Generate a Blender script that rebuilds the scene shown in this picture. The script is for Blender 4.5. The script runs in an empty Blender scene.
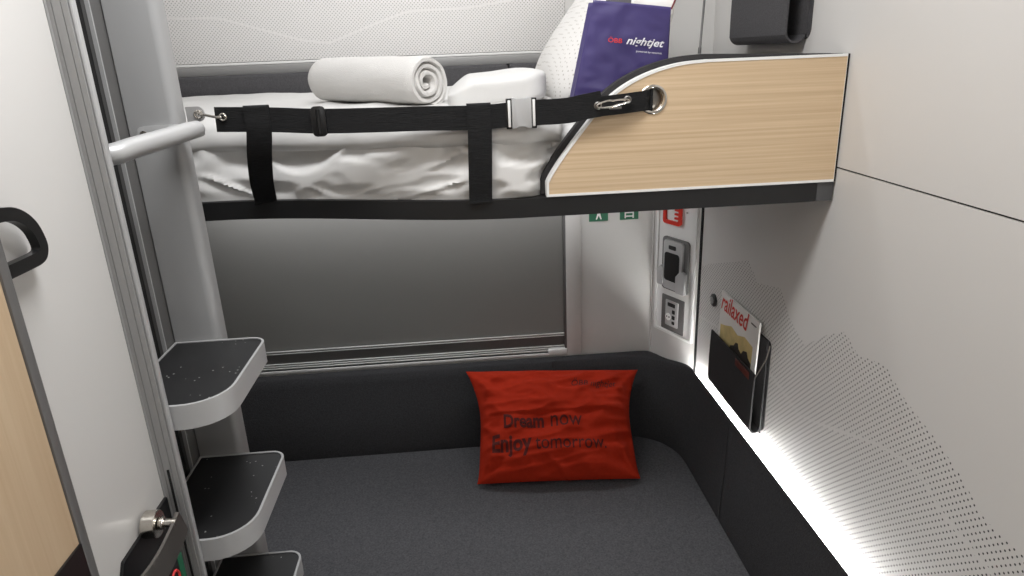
import bpy, bmesh, math, random
from mathutils import Vector, Matrix, noise
random.seed(7)
S = bpy.context.scene
COL = S.collection
PI = math.pi

# ------------------------------------------------------------------ helpers
def lin(c):
    return tuple(((v/255)/12.92 if v/255 <= .04045 else ((v/255+.055)/1.055)**2.4) for v in c)

def new_mat(name):
    m = bpy.data.materials.new(name); m.use_nodes = True
    nt = m.node_tree
    return m, nt, nt.nodes['Principled BSDF']

def N(nt, t, **kw):
    n = nt.nodes.new(t)
    for k, v in kw.items(): setattr(n, k, v)
    return n

def mat(name, rgb, rough=.5, metal=0., bump=0., bscale=200., var=0., vscale=8., stretch=(1, 1, 1), spec=.5, sheen=0., detail=4):
    m, nt, b = new_mat(name)
    c = lin(rgb)
    b.inputs['Base Color'].default_value = (*c, 1)
    b.inputs['Roughness'].default_value = rough
    b.inputs['Metallic'].default_value = metal
    b.inputs['Specular IOR Level'].default_value = spec
    if sheen:
        b.inputs['Sheen Weight'].default_value = sheen
    tc = N(nt, 'ShaderNodeTexCoord')
    mp = N(nt, 'ShaderNodeMapping'); mp.inputs['Scale'].default_value = stretch
    nt.links.new(tc.outputs['Object'], mp.inputs['Vector'])
    if var:
        n = N(nt, 'ShaderNodeTexNoise'); n.inputs['Scale'].default_value = vscale; n.inputs['Detail'].default_value = detail
        nt.links.new(mp.outputs[0], n.inputs['Vector'])
        r = N(nt, 'ShaderNodeValToRGB')
        lo = [max(0, v*(1-var)) for v in c]; hi = [min(1, v*(1+var)) for v in c]
        r.color_ramp.elements[0].color = (*lo, 1); r.color_ramp.elements[0].position = .3
        r.color_ramp.elements[1].color = (*hi, 1); r.color_ramp.elements[1].position = .7
        nt.links.new(n.outputs['Fac'], r.inputs[0]); nt.links.new(r.outputs[0], b.inputs['Base Color'])
    if bump:
        n = N(nt, 'ShaderNodeTexNoise'); n.inputs['Scale'].default_value = bscale; n.inputs['Detail'].default_value = 3
        nt.links.new(mp.outputs[0], n.inputs['Vector'])
        bp = N(nt, 'ShaderNodeBump'); bp.inputs['Strength'].default_value = bump; bp.inputs['Distance'].default_value = .002
        nt.links.new(n.outputs['Fac'], bp.inputs['Height']); nt.links.new(bp.outputs[0], b.inputs['Normal'])
    return m

def wood_mat(name, light, dark, axis='x'):
    m, nt, b = new_mat(name)
    tc = N(nt, 'ShaderNodeTexCoord'); mp = N(nt, 'ShaderNodeMapping')
    mp.inputs['Scale'].default_value = (3, 20, 300) if axis == 'x' else (20, 130, 4)
    nt.links.new(tc.outputs['Object'], mp.inputs['Vector'])
    n = N(nt, 'ShaderNodeTexNoise'); n.inputs['Scale'].default_value = 1; n.inputs['Detail'].default_value = 5; n.inputs['Distortion'].default_value = .6
    nt.links.new(mp.outputs[0], n.inputs['Vector'])
    mp2 = N(nt, 'ShaderNodeMapping'); mp2.inputs['Scale'].default_value = (1.6, 8, 150) if axis == 'x' else (8, 30, 2)
    nt.links.new(tc.outputs['Object'], mp2.inputs['Vector'])
    n2 = N(nt, 'ShaderNodeTexNoise'); n2.inputs['Scale'].default_value = 1; n2.inputs['Detail'].default_value = 2
    nt.links.new(mp2.outputs[0], n2.inputs['Vector'])
    mx = N(nt, 'ShaderNodeMath', operation='MULTIPLY_ADD'); mx.inputs[1].default_value = .6
    nt.links.new(n.outputs['Fac'], mx.inputs[0])
    m2 = N(nt, 'ShaderNodeMath', operation='MULTIPLY'); m2.inputs[1].default_value = .4
    nt.links.new(n2.outputs['Fac'], m2.inputs[0]); nt.links.new(m2.outputs[0], mx.inputs[2])
    r = N(nt, 'ShaderNodeValToRGB')
    r.color_ramp.elements[0].position = .32; r.color_ramp.elements[0].color = (*lin(dark), 1)
    r.color_ramp.elements[1].position = .62; r.color_ramp.elements[1].color = (*lin(light), 1)
    nt.links.new(mx.outputs[0], r.inputs[0]); nt.links.new(r.outputs[0], b.inputs['Base Color'])
    b.inputs['Roughness'].default_value = .45
    return m

def dots_mat(name, rgb, holes, ua, va, period, rad, ridge=None, gaps=(), rough=.45):
    """painted sheet with punched holes on a 45-degree lattice in the ua/va plane; ridge = polyline (u, top) limits the field"""
    m, nt, b = new_mat(name); L = nt.links.new
    b.inputs['Roughness'].default_value = rough
    ge = N(nt, 'ShaderNodeNewGeometry'); sp = N(nt, 'ShaderNodeSeparateXYZ'); L(ge.outputs['Position'], sp.inputs[0])
    U, V = sp.outputs[ua], sp.outputs[va]
    def M(op, a, c=None, clamp=False):
        n = N(nt, 'ShaderNodeMath', operation=op); n.use_clamp = clamp
        for i, x in enumerate((a, c)):
            if x is None: continue
            if isinstance(x, (int, float)): n.inputs[i].default_value = x
            else: L(x, n.inputs[i])
        return n.outputs[0]
    k = 1/(math.sqrt(2)*period)
    a = M('SUBTRACT', M('FRACT', M('MULTIPLY', M('ADD', U, V), k)), .5)
    c = M('SUBTRACT', M('FRACT', M('MULTIPLY', M('SUBTRACT', V, U), k)), .5)
    d = M('SQRT', M('ADD', M('MULTIPLY', a, a), M('MULTIPLY', c, c)))
    hole = M('LESS_THAN', d, rad/period)
    def curve(pl):
        us = [p[0] for p in pl]; u0, u1 = min(us), max(us)
        vs = [p[1] for p in pl]; v0, v1 = min(vs)-.01, max(vs)+.01
        t = M('DIVIDE', M('SUBTRACT', U, u0), u1-u0, True)
        r = N(nt, 'ShaderNodeValToRGB'); cr = r.color_ramp
        pl = sorted(pl)
        for i, p in enumerate(pl):
            pos = (p[0]-u0)/(u1-u0); h = (p[1]-v0)/(v1-v0)
            e = cr.elements[i] if i < 2 and i in (0,) else (cr.elements.new(pos) if i < len(pl)-1 else cr.elements[len(cr.elements)-1])
            e.position = pos; e.color = (h, h, h, 1)
        L(t, r.inputs[0])
        return M('ADD', M('MULTIPLY', r.outputs[0], v1-v0), v0)
    if ridge:
        hole = M('MULTIPLY', hole, M('LESS_THAN', V, curve(ridge)))
    for g, w in gaps:
        hole = M('MULTIPLY', hole, M('GREATER_THAN', M('ABSOLUTE', M('SUBTRACT', V, curve(g))), w))
    mx = N(nt, 'ShaderNodeMix', data_type='RGBA')
    mx.inputs['A'].default_value = (*lin(rgb), 1); mx.inputs['B'].default_value = (*lin(holes), 1)
    L(hole, mx.inputs['Factor']); L(mx.outputs['Result'], b.inputs['Base Color'])
    return m

def emit_mat(name, rgb, st):
    m, nt, b = new_mat(name)
    b.inputs['Base Color'].default_value = (.8, .8, .8, 1)
    b.inputs['Emission Color'].default_value = (*rgb, 1); b.inputs['Emission Strength'].default_value = st
    return m

def wloc(o):
    v = Vector((0, 0, 0))
    while o is not None: v += o.location; o = o.parent
    return v

def tag(o, label, cat, group=None):
    o['label'] = label; o['category'] = cat
    if group: o['group'] = group
    return o

def thing(name, label, cat, loc, group=None):
    o = bpy.data.objects.new(name, None); o.empty_display_size = .02
    COL.objects.link(o); o.location = loc
    return tag(o, label, cat, group)

def obj(name, bm, m, parent=None, smooth=40, base=False, sub=0, solid=0, label=None):
    """link bm (world coordinates) as one mesh object; base=True puts the origin at the bottom centre"""
    bmesh.ops.recalc_face_normals(bm, faces=bm.faces[:])
    off = wloc(parent) if parent else Vector((0, 0, 0))
    loc = Vector((0, 0, 0))
    if parent is None and base:
        xs = [v.co for v in bm.verts]
        loc = Vector(((min(p.x for p in xs)+max(p.x for p in xs))/2, (min(p.y for p in xs)+max(p.y for p in xs))/2, min(p.z for p in xs)))
    bmesh.ops.translate(bm, verts=bm.verts[:], vec=-(off+loc))
    me = bpy.data.meshes.new(name); bm.to_mesh(me); bm.free()
    if smooth:
        me.polygons.foreach_set('use_smooth', [True]*len(me.polygons))
        me.set_sharp_from_angle(angle=math.radians(smooth))
    me.materials.append(m)
    o = bpy.data.objects.new(name, me); COL.objects.link(o); o.location = loc
    if parent: o.parent = parent
    if solid:
        md = o.modifiers.new('thick', 'SOLIDIFY'); md.thickness = solid; md.offset = -1
    if sub:
        md = o.modifiers.new('sub', 'SUBSURF'); md.levels = sub; md.render_levels = sub
    if label: o['label'] = label
    return o

def struct(name, bm, m, parent=None, **kw):
    o = obj(name, bm, m, parent, **kw)
    if not parent: o['kind'] = 'structure'
    return o

def BM(): return bmesh.new()

def box(bm, x0, x1, y0, y1, z0, z1, bev=0, seg=2, f=None):
    vs = [bm.verts.new(p) for p in ((x0,y0,z0),(x1,y0,z0),(x1,y1,z0),(x0,y1,z0),(x0,y0,z1),(x1,y0,z1),(x1,y1,z1),(x0,y1,z1))]
    fs = [bm.faces.new([vs[i] for i in q]) for q in ((0,3,2,1),(4,5,6,7),(0,1,5,4),(1,2,6,5),(2,3,7,6),(3,0,4,7))]
    allv = set(vs)
    if bev:
        es = list({e for fc in fs for e in fc.edges})
        r = bmesh.ops.bevel(bm, geom=es, offset=bev, segments=seg, affect='EDGES', profile=.5)
        allv = {v for v in vs if v.is_valid} | {v for v in r['verts'] if v.is_valid}
    if f:
        for v in allv: v.co = f(v.co.x, v.co.y, v.co.z)
    return bm

def rounded(pts, rads, n=6):
    """polygon with rounded corners (2D)"""
    out = []; L = len(pts)
    for i in range(L):
        p = Vector(pts[i]); a = Vector(pts[i-1]); b = Vector(pts[(i+1) % L])
        r = rads[i] if isinstance(rads, (list, tuple)) else rads
        if r <= 0: out.append(tuple(p)); continue
        u = (a-p).normalized(); w = (b-p).normalized()
        ang = math.acos(max(-1, min(1, u.dot(w)))); d = r/math.tan(ang/2)
        d = min(d, (a-p).length*.49, (b-p).length*.49); rr = d*math.tan(ang/2)
        c = p+(u+w).normalized()*(rr/math.sin(ang/2))
        s = p+u*d; e = p+w*d
        a0 = math.atan2(s.y-c.y, s.x-c.x); a1 = math.atan2(e.y-c.y, e.x-c.x)
        da = (a1-a0+PI) % (2*PI)-PI
        for k in range(n+1):
            t = a0+da*k/n; out.append((c.x+rr*math.cos(t), c.y+rr*math.sin(t)))
    return out

def prism(bm, pts, f, d0, d1, bev=0, hole=None):
    """pts 2D outline; f(a,b,d)->3D ; extruded d0..d1, optional inner hole outline of the same count"""
    if hole is None:
        A = [bm.verts.new(f(a, b, d0)) for a, b in pts]; B = [bm.verts.new(f(a, b, d1)) for a, b in pts]
        n = len(pts); fa = bm.faces.new(A); fb = bm.faces.new(B[::-1])
        for i in range(n): bm.faces.new((A[i], B[i], B[(i+1) % n], A[(i+1) % n]))
        if bev:
            es = list(set(list(fb.edges)+list(fa.edges)))
            bmesh.ops.bevel(bm, geom=es, offset=bev, segments=2, affect='EDGES', profile=.5)
    else:
        n = len(pts)
        r = [[bm.verts.new(f(a, b, d)) for a, b in q] for q in (pts, hole) for d in (d0, d1)]
        o0, o1, i0, i1 = r
        for i in range(n):
            j = (i+1) % n
            for q in ((o0, o1), (i1, i0), (o1, i1), (i0, o0)):
                bm.faces.new((q[0][i], q[0][j], q[1][j], q[1][i]))
    return bm

def tube(bm, path, r, n=10, closed=False, flat=None):
    """round tube along path; r number or list; flat=(axis Vector, factor) squashes it"""
    P = [Vector(p) for p in path]; L = len(P); rings = []
    up = Vector((0, 0, 1))
    t0 = (P[1]-P[0]).normalized()
    if abs(t0.dot(up)) > .9: up = Vector((1, 0, 0))
    for i in range(L):
        if closed: t = (P[(i+1) % L]-P[i-1]).normalized()
        else: t = (P[min(i+1, L-1)]-P[max(i-1, 0)]).normalized()
        x = t.cross(up)
        if x.length < 1e-5: x = t.orthogonal()
        x.normalize(); y = x.cross(t).normalized(); up = y
        rr = r[i] if isinstance(r, (list, tuple)) else r
        ring = []
        for k in range(n):
            a = 2*PI*k/n; o = x*math.cos(a)*rr+y*math.sin(a)*rr
            if flat: o -= flat[0]*(o.dot(flat[0])*(1-flat[1]))
            ring.append(bm.verts.new(P[i]+o))
        rings.append(ring)
    m = L if closed else L-1
    for i in range(m):
        A, B = rings[i], rings[(i+1) % L]
        for k in range(n): bm.faces.new((A[k], A[(k+1) % n], B[(k+1) % n], B[k]))
    if not closed:
        bm.faces.new(rings[0][::-1]); bm.faces.new(rings[-1])
    return bm

def grid(bm, fn, nu, nv, cu=False, cv=False):
    V = [[bm.verts.new(fn(i/(nu if cu else nu-1), j/(nv if cv else nv-1))) for j in range(nv)] for i in range(nu)]
    for i in range(nu if cu else nu-1):
        for j in range(nv if cv else nv-1):
            bm.faces.new((V[i][j], V[(i+1) % nu][j], V[(i+1) % nu][(j+1) % nv], V[i][(j+1) % nv]))
    return V

def ribbon(bm, path, wdir, width, thick, ndir=None):
    """flat band along path; width along wdir, thickness along the path normal"""
    P = [Vector(p) for p in path]; w = Vector(wdir).normalized(); rings = []
    for i in range(len(P)):
        t = (P[min(i+1, len(P)-1)]-P[max(i-1, 0)]).normalized()
        n = t.cross(w).normalized(); ww = n.cross(t).normalized()
        a = ww*width/2; b = n*thick/2
        rings.append([bm.verts.new(P[i]+q) for q in (a+b, -a+b, -a-b, a-b)])
    for A, B in zip(rings, rings[1:]):
        for k in range(4): bm.faces.new((A[k], A[(k+1) % 4], B[(k+1) % 4], B[k]))
    bm.faces.new(rings[0][::-1]); bm.faces.new(rings[-1])
    return bm

def smoothpath(pts, n=8):
    """Catmull-Rom"""
    P = [Vector(p) for p in pts]; out = []
    for i in range(len(P)-1):
        p0 = P[max(i-1, 0)]; p1 = P[i]; p2 = P[i+1]; p3 = P[min(i+2, len(P)-1)]
        for k in range(n):
            t = k/n
            out.append(.5*((2*p1)+(p2-p0)*t+(2*p0-5*p1+4*p2-p3)*t*t+(3*p1-p0-3*p2+p3)*t**3))
    out.append(P[-1]); return out

def sstep(a, b, x):
    t = max(0, min(1, (x-a)/(b-a))); return t*t*(3-2*t)

def nz(x, y, z=0): return noise.noise(Vector((x, y, z)))
def ridge(x, y, z=0): return 1-abs(nz(x, y, z))*2

def lettering(name, text, m, parent, fn, width, bold=0., shear=0., cut=0):
    """lettering laid on a surface: fn(u, v) with u in 0..width along the line, v up; real mesh, thin"""
    cu = bpy.data.curves.new('t', 'FONT'); cu.body = text; cu.size = 1; cu.offset = bold; cu.shear = shear; cu.resolution_u = 3
    o = bpy.data.objects.new('t', cu); COL.objects.link(o)
    dg = bpy.context.evaluated_depsgraph_get()
    me = bpy.data.meshes.new_from_object(o.evaluated_get(dg))
    bpy.data.objects.remove(o); bpy.data.curves.remove(cu)
    bm = BM(); bm.from_mesh(me); bpy.data.meshes.remove(me)
    if cut:
        for _ in range(cut):
            es = [e for e in bm.edges if e.calc_length() > .12]
            if es: bmesh.ops.subdivide_edges(bm, edges=es, cuts=1); bmesh.ops.triangulate(bm, faces=bm.faces[:])
    x0 = min(v.co.x for v in bm.verts); x1 = max(v.co.x for v in bm.verts); s = width/(x1-x0)
    for v in bm.verts: v.co = fn((v.co.x-x0)*s, v.co.y*s)
    return obj(name, bm, m, parent, smooth=0)

def join_text(parts):  # several lettering meshes are kept as separate parts
    return parts

# ------------------------------------------------------------------ materials
M_wall = mat('painted wall', (208, 206, 203), .42)
RIDGE = [(1.76, 1.02), (1.687, 1.05), (1.58, 1.085), (1.464, 1.125), (1.403, 1.089), (1.298, 1.113), (1.229, 1.057), (1.174, 1.037),
         (1.10, 1.09), (1.047, 1.118), (1.002, 1.094), (.929, 1.11), (.87, 1.079), (.785, 1.053), (.74, 1.034), (.686, 1.003), (.60, 1.0), (.2, .98)]
GAP1 = [(1.76, .87), (1.40, .93), (1.30, .91), (1.167, .885), (1.089, .91), (.918, .972), (.855, .985), (.807, .983), (.76, .96), (.732, .954), (.6, .93), (.2, .85)]
M_wall_r = dots_mat('perforated wall', (208, 206, 203), (40, 40, 40), 1, 2, .0084, .0016, RIDGE, [(GAP1, .0030)])
CONT = [(-1.2, 1.66), (-.73, 1.72), (-.60, 1.715), (-.40, 1.655), (-.33, 1.645), (-.2, 1.69), (-.12, 1.715), (.05, 1.72), (.2, 1.74), (.3, 1.75)]
M_wall_up = dots_mat('perforated window panel', (236, 234, 232), (182, 180, 178), 0, 2, .0066, .0017, None, [(CONT, .0028)])
M_ceil = mat('ceiling white', (215, 214, 212), .6)
M_floor = mat('dark floor', (58, 58, 60), .7, bump=.3, var=.2, vscale=60)
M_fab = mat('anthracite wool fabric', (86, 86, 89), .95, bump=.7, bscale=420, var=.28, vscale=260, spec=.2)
M_fab_shaded = mat('anthracite shaded fabric', (60, 60, 62), .95, bump=.6, bscale=420, var=.2, vscale=260, spec=.2)  # berth fabric darkened for the back: shade under the bunk put into the colour
M_felt = mat('grey felt', (80, 79, 81), .95, bump=.6, bscale=500, var=.15, vscale=300, spec=.2)
M_feltd = mat('dark felt', (56, 55, 56), .95, bump=.6, bscale=500, spec=.2)
M_sheet = mat('white cotton sheet', (214, 213, 211), .85, bump=.15, bscale=900, spec=.2)
M_duvet = mat('white duvet', (206, 205, 203), .85, bump=.15, bscale=700, spec=.2)
M_towel = mat('white terry', (212, 210, 207), .95, bump=1.0, bscale=520, spec=.1)
M_red = mat('red cotton', (176, 45, 22), .85, bump=.2, bscale=900, var=.06, vscale=60, spec=.15)
M_redprint = mat('dark red print', (86, 18, 11), .85)
M_strap = mat('black webbing', (19, 19, 20), .75, bump=.9, bscale=60, stretch=(1, 1, 22), spec=.3)
M_blackp = mat('black plastic', (18, 18, 19), .4)
M_satin = mat('satin black', (14, 14, 15), .35)
M_rail = mat('bunk rail black', (22, 22, 23), .5)
M_railend = mat('bunk rail end grey', (74, 74, 75), .45)
M_alu = mat('grey painted aluminium', (152, 151, 150), .42, metal=.1)
M_post = mat('ladder post grey', (162, 162, 162), .5, metal=.15, bump=.06, bscale=600)
M_alul = mat('light aluminium', (186, 186, 186), .38, metal=.3)
M_alud = mat('dark aluminium', (110, 109, 108), .45, metal=.3)
M_stepgrey = mat('step rim grey', (178, 178, 178), .45, metal=.1)
M_chrome = mat('chrome', (205, 200, 192), .22, metal=1.)
M_steel = mat('brushed steel', (150, 148, 145), .33, metal=1.)
M_silver = mat('silver plastic', (176, 176, 176), .38, metal=.1)
M_gunmetal = mat('gunmetal lever', (120, 116, 112), .35, metal=.8)
M_wood = wood_mat('pale oak veneer', (211, 187, 155), (192, 165, 131), 'x')
M_woodd = wood_mat('door oak veneer', (200, 177, 147), (188, 162, 131), 'z')
M_white = mat('white edging', (232, 232, 230), .4)
M_slot = mat('black gap', (12, 12, 12), .8)
M_blind = mat('grey blind fabric', (130, 129, 126), .7, bump=.25, bscale=900, var=.06, vscale=500, spec=.3)
M_bag = mat('violet paper', (62, 53, 106), .55, var=.12, vscale=14)
M_bagpr = mat('white print', (235, 235, 240), .6)
M_bagred = mat('red print', (226, 62, 62), .6)
M_green = mat('green sign', (34, 104, 74), .5)
M_redpl = mat('red plastic', (208, 40, 20), .4)
M_paper = mat('white paper', (228, 226, 222), .7)
M_chan = mat('window channel grey', (96, 95, 93), .5)
M_led = emit_mat('led diffuser', (1, 1, .98), 120)
M_brown = mat('brown leather tag', (86, 38, 30), .6)
M_grille = mat('grey pouch', (96, 96, 98), .9, bump=.5, bscale=300)
M_edgered = mat('dark red edge', (110, 30, 36), .6)

# step tread: black rubber with scattered glints painted in as pale specks
M_tread, nt, b = new_mat('black tread painted glints')
b.inputs['Roughness'].default_value = .5
tc = N(nt, 'ShaderNodeTexCoord'); vo = N(nt, 'ShaderNodeTexVoronoi'); vo.inputs['Scale'].default_value = 95
nt.links.new(tc.outputs['Object'], vo.inputs['Vector'])
lt = N(nt, 'ShaderNodeMath', operation='LESS_THAN'); lt.inputs[1].default_value = .13; nt.links.new(vo.outputs['Distance'], lt.inputs[0])
ns = N(nt, 'ShaderNodeTexNoise'); ns.inputs['Scale'].default_value = 14; nt.links.new(tc.outputs['Object'], ns.inputs['Vector'])
gt = N(nt, 'ShaderNodeMath', operation='GREATER_THAN'); gt.inputs[1].default_value = .52; nt.links.new(ns.outputs['Fac'], gt.inputs[0])
ml = N(nt, 'ShaderNodeMath', operation='MULTIPLY'); nt.links.new(lt.outputs[0], ml.inputs[0]); nt.links.new(gt.outputs[0], ml.inputs[1])
mx = N(nt, 'ShaderNodeMix', data_type='RGBA'); mx.inputs['A'].default_value = (*lin((32, 32, 33)), 1); mx.inputs['B'].default_value = (*lin((150, 150, 148)), 1)
nt.links.new(ml.outputs[0], mx.inputs['Factor']); nt.links.new(mx.outputs['Result'], b.inputs['Base Color'])

# pillow linen with a fine waffle of pin dots
M_pillow, nt, b = new_mat('white waffle pillow')
b.inputs['Roughness'].default_value = .9; b.inputs['Specular IOR Level'].default_value = .2
tc = N(nt, 'ShaderNodeTexCoord'); vo = N(nt, 'ShaderNodeTexVoronoi'); vo.inputs['Scale'].default_value = 130; vo.inputs['Randomness'].default_value = .15
nt.links.new(tc.outputs['Object'], vo.inputs['Vector'])
lt = N(nt, 'ShaderNodeMath', operation='LESS_THAN'); lt.inputs[1].default_value = .24; nt.links.new(vo.outputs['Distance'], lt.inputs[0])
mx = N(nt, 'ShaderNodeMix', data_type='RGBA'); mx.inputs['A'].default_value = (*lin((216, 214, 211)), 1); mx.inputs['B'].default_value = (*lin((176, 172, 166)), 1)
nt.links.new(lt.outputs[0], mx.inputs['Factor']); nt.links.new(mx.outputs['Result'], b.inputs['Base Color'])

# ------------------------------------------------------------------ room shell
XR = .65
H = 2.32
struct('floor', box(BM(), -1.40, .75, -1.3, 2.05, -.05, 0), M_floor, smooth=0)
struct('ceiling', box(BM(), -1.40, .75, -1.3, 2.05, H, H+.05), M_ceil, smooth=0)
bm = BM()
box(bm, XR, XR+.03, -1.3, 2.05, 0, 1.3895); box(bm, XR, XR+.03, -1.3, 2.05, 1.3925, H)
struct('wall_right', bm, M_wall_r, smooth=0)
struct('trim_1', box(BM(), XR+.004, XR+.028, -1.29, 2.04, 1.3885, 1.3935), M_slot, smooth=0)
struct('wall_front', box(BM(), -1.40, .75, -1.35, -1.3, 0, H), M_wall, smooth=0)
# back wall around the window opening
WX0, WX1, WZ0, WZ1 = -1.25, .296, .70, 1.56
bm = BM()
box(bm, -1.40, WX0, 1.95, 2.05, 0, H); box(bm, WX0, WX1, 1.95, 2.05, 0, WZ0); box(bm, WX0, WX1, 1.95, 2.05, WZ1, H)
box(bm, WX1, .342, 1.945, 2.05, 0, H, .002); box(bm, .343, XR+.1, 1.95, 2.05, 0, H)
struct('wall_back', bm, M_wall)
# left: wall of the ladder recess, and the end wall of the berths
bm = BM(); box(bm, -.56, -.5005, .86, 1.019, 0, H); box(bm, -.56, -.5005, 1.054, 1.13, 0, H); box(bm, -.56, -.512, 1.019, 1.054, 0, H)
struct('wall_left', bm, M_alud, smooth=0)
struct('trim_2', box(BM(), -.5115, -.509, 1.02, 1.053, .0, H), M_slot, smooth=0)
struct('trim_3', box(BM(), -.504, -.4985, 1.0535, 1.057, 0, H), M_alul, smooth=0)
struct('wall_berth_end', box(BM(), -1.40, -1.35, 1.13, 2.05, 0, H), M_wall, smooth=0)
struct('wall_partition', box(BM(), -1.40, -.56, 1.09, 1.13, 0, H), M_wall, smooth=0)
struct('wall_corridor', box(BM(), -.62, -.56, -1.3, .86, 0, H), M_wall, smooth=0)

# slanted corner column between window wall and right wall
CA = Vector((.565, 1.945, 0)); CB = Vector((.6485, 1.764, 0)); CT = (CB-CA).normalized(); CN = Vector((CT.y, -CT.x, 0)); CLEN = (CB-CA).length
def C(s, z, d): p = CA+CT*s+CN*d; return Vector((p.x, p.y, z))
bm = BM()
f = lambda a, b_, d: C(a, b_, d)
prism(bm, [(0, .0), (CLEN-.008, .0), (CLEN-.008, 1.36), (0, 1.36)], f, -.06, 0); prism(bm, [(0, 1.36), (CLEN, 1.36), (CLEN, H), (0, H)], f, -.06, 0)
prism(bm, [(-.004, .0), (.001, 0), (.001, H), (-.004, H)], f, -.02, .004)     # raised seam at the fold
struct('wall_corner', bm, M_wall, smooth=0)
struct('trim_4', prism(BM(), [(CLEN-.0085, 0), (CLEN-.001, 0), (CLEN-.001, 1.36), (CLEN-.0085, 1.36)], f, -.03, .0005), M_slot, smooth=0)
tag(obj('metal_rod', tube(BM(), [(.604, 1.735, 1.582), (.6045, 1.735, 1.596), (.605, 1.735, 1.598), (.6115, 1.735, 1.74), (.622, 1.735, 1.95), (.642, 1.735, 1.96)], [.0042, .0042, .0028, .0028, .0028, .0028], 12), M_alud, base=True), 'thin grey metal rod rising by the corner behind the wood panel', 'rod')
# framed control panel on the column
o = rounded([(.018, .775), (.182, .775), (.182, 1.40), (.018, 1.40)], .006, 4)
i = rounded([(.026, .783), (.174, .783), (.174, 1.392), (.026, 1.392)], .004, 4)
bm = BM(); prism(bm, o, f, 0, .007, hole=i); prism(bm, i, f, 0, .0025)
struct('trim_5', bm, M_white)

# window: frame, blind, sill rails
wf = BM()
box(wf, WX0, WX1, 1.9462, 2.0, .6925, .7000, .001)
win = struct('window_1', wf, M_white)
bm = BM(); box(bm, WX0, WX1-.007, 1.960, 2.0, WZ0, .7375)
struct('rail_channel', bm, M_chan, win)
for z0, z1, y in ((.7045, .7075, 1.9525), (.7115, .7140, 1.9540), (.7180, .7205, 1.9555)):
    struct('rail_rib', box(BM(), WX0, WX1-.007, y, 1.9605, z0, z1, .0006), M_white, win)
bm = BM(); box(bm, .236, .2955, 1.944, 1.958, .692, .712, .003)
struct('window_sill_block', bm, M_white, win)
bm = BM(); box(bm, WX1-.006, WX1+.0005, 1.9505, 2.0, .712, WZ1, .001)
struct('side_channel', bm, M_alud, win)
bm = BM(); box(bm, WX0, WX1, 2.005, 2.02, WZ0, WZ1)
struct('pane', bm, M_slot, win, smooth=0)
bl = thing('roller_blind', 'grey roller blind drawn fully down over the window below the upper bunk', 'blind', (-.45, 1.96, .74))
obj('blind_fabric', box(BM(), WX0, WX1-.007, 1.962, 1.964, .745, WZ1), M_blind, bl, smooth=0)
bm = BM(); box(bm, WX0, WX1-.007, 1.957, 1.968, .738, .762)
bar = obj('bottom_bar', bm, M_chan, bl)
for z0, z1 in ((.7535, .7565), (.7600, .7640)):
    obj('bar_edge', box(BM(), WX0, WX1-.007, 1.9535, 1.9575, z0, z1, .0006), M_white, bar)
# perforated panel above the bunk and its rail
struct('trim_6', box(BM(), WX0, .300, 1.938, 1.9495, 1.606, H-.01, .003), M_wall_up)
struct('trim_7', box(BM(), WX0, .302, 1.936, 1.9495, 1.5985, 1.605, .002), M_white)
struct('trim_8', box(BM(), WX0, .62, 1.93, 1.9495, 1.574, 1.598, .003), M_alu)

# ------------------------------------------------------------------ left doors and jamb
DX = -.442
bm = BM(); box(bm, DX-.04, DX, -.3, .836, .01, 2.15, .002)
d1 = struct('door_1', bm, M_wall)
bm = BM()
# D-shaped pull, standing off the door leaf
Dp = [(.575, 1.477), (.62, 1.479), (.654, 1.477), (.673, 1.470), (.687, 1.457), (.6935, 1.440), (.692, 1.431), (.684, 1.4265), (.66, 1.426), (.575, 1.427)]
XH = DX+.014
P = smoothpath([(XH, y, z) for y, z in Dp], 6)
ribbon(bm, P, (1, 0, 0), .009, .0130)
for y, z in ((.577, 1.477), (.577, 1.427)): box(bm, DX, XH, y-.012, y+.01, z-.008, z+.008, .002)
obj('door_handle', bm, M_satin, d1, label='black D-shaped pull handle')
LPZ = 1.0355
lp = obj('lock_plate', prism(BM(), rounded([(.690, .62), (.8345, .62), (.8345, LPZ), (.705, LPZ), (.690, LPZ-.02)], [.003, .003, .001, .004, .004]), lambda a, b_, d: Vector((d, a, b_)), DX, DX+.004, .0008), M_satin, d1, label='black lock plate')
bm = BM()
KY, KZ = .768, 1.041
def disc(bm, x0, x1, y, z, r, n=28): tube(bm, [(x0, y, z), (x0+.0008, y, z), (x1-.001, y, z), (x1, y, z)], [r*.96, r, r, r*.95], n)
disc(bm, DX+.004, DX+.021, KY, KZ, .0178)
obj('lock_cylinder', bm, M_chrome, lp)
bm = BM(); disc(bm, DX+.022, DX+.043, KY, KZ, .0055, 18); disc(bm, DX+.022, DX+.028, KY, KZ, .0085, 18)
obj('lock_spindle', bm, M_chrome, lp)
bm = BM()
lev = smoothpath([(DX+.042, .785, 1.030), (DX+.041, .765, 1.023), (DX+.037, .735, 1.012), (DX+.031, .710, 1.004), (DX+.023, .692, .999), (DX+.012, .678, .998), (DX+.004, .660, .998)], 8)
ribbon(bm, lev, (0, 0, 1), .040, .004)
obj('lever', bm, M_gunmetal, lp, label='curved grey metal lever')
bm = BM(); box(bm, DX+.004, DX+.007, .775, .832, .885, .950, .001)
st = obj('indicator', bm, M_blackp, lp)
bm = BM(); box(bm, DX+.007, DX+.0078, .816, .829, .890, .946)
obj('indicator_window', bm, M_green, st, label='green indicator field')
bm = BM(); tube(bm, [(DX+.0075, .800+.011*math.cos(a), .922+.014*math.sin(a)) for a in [k*PI/10 for k in range(20)]], .002, 6, closed=True)
obj('indicator_ring', bm, M_bagred, st)
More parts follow.
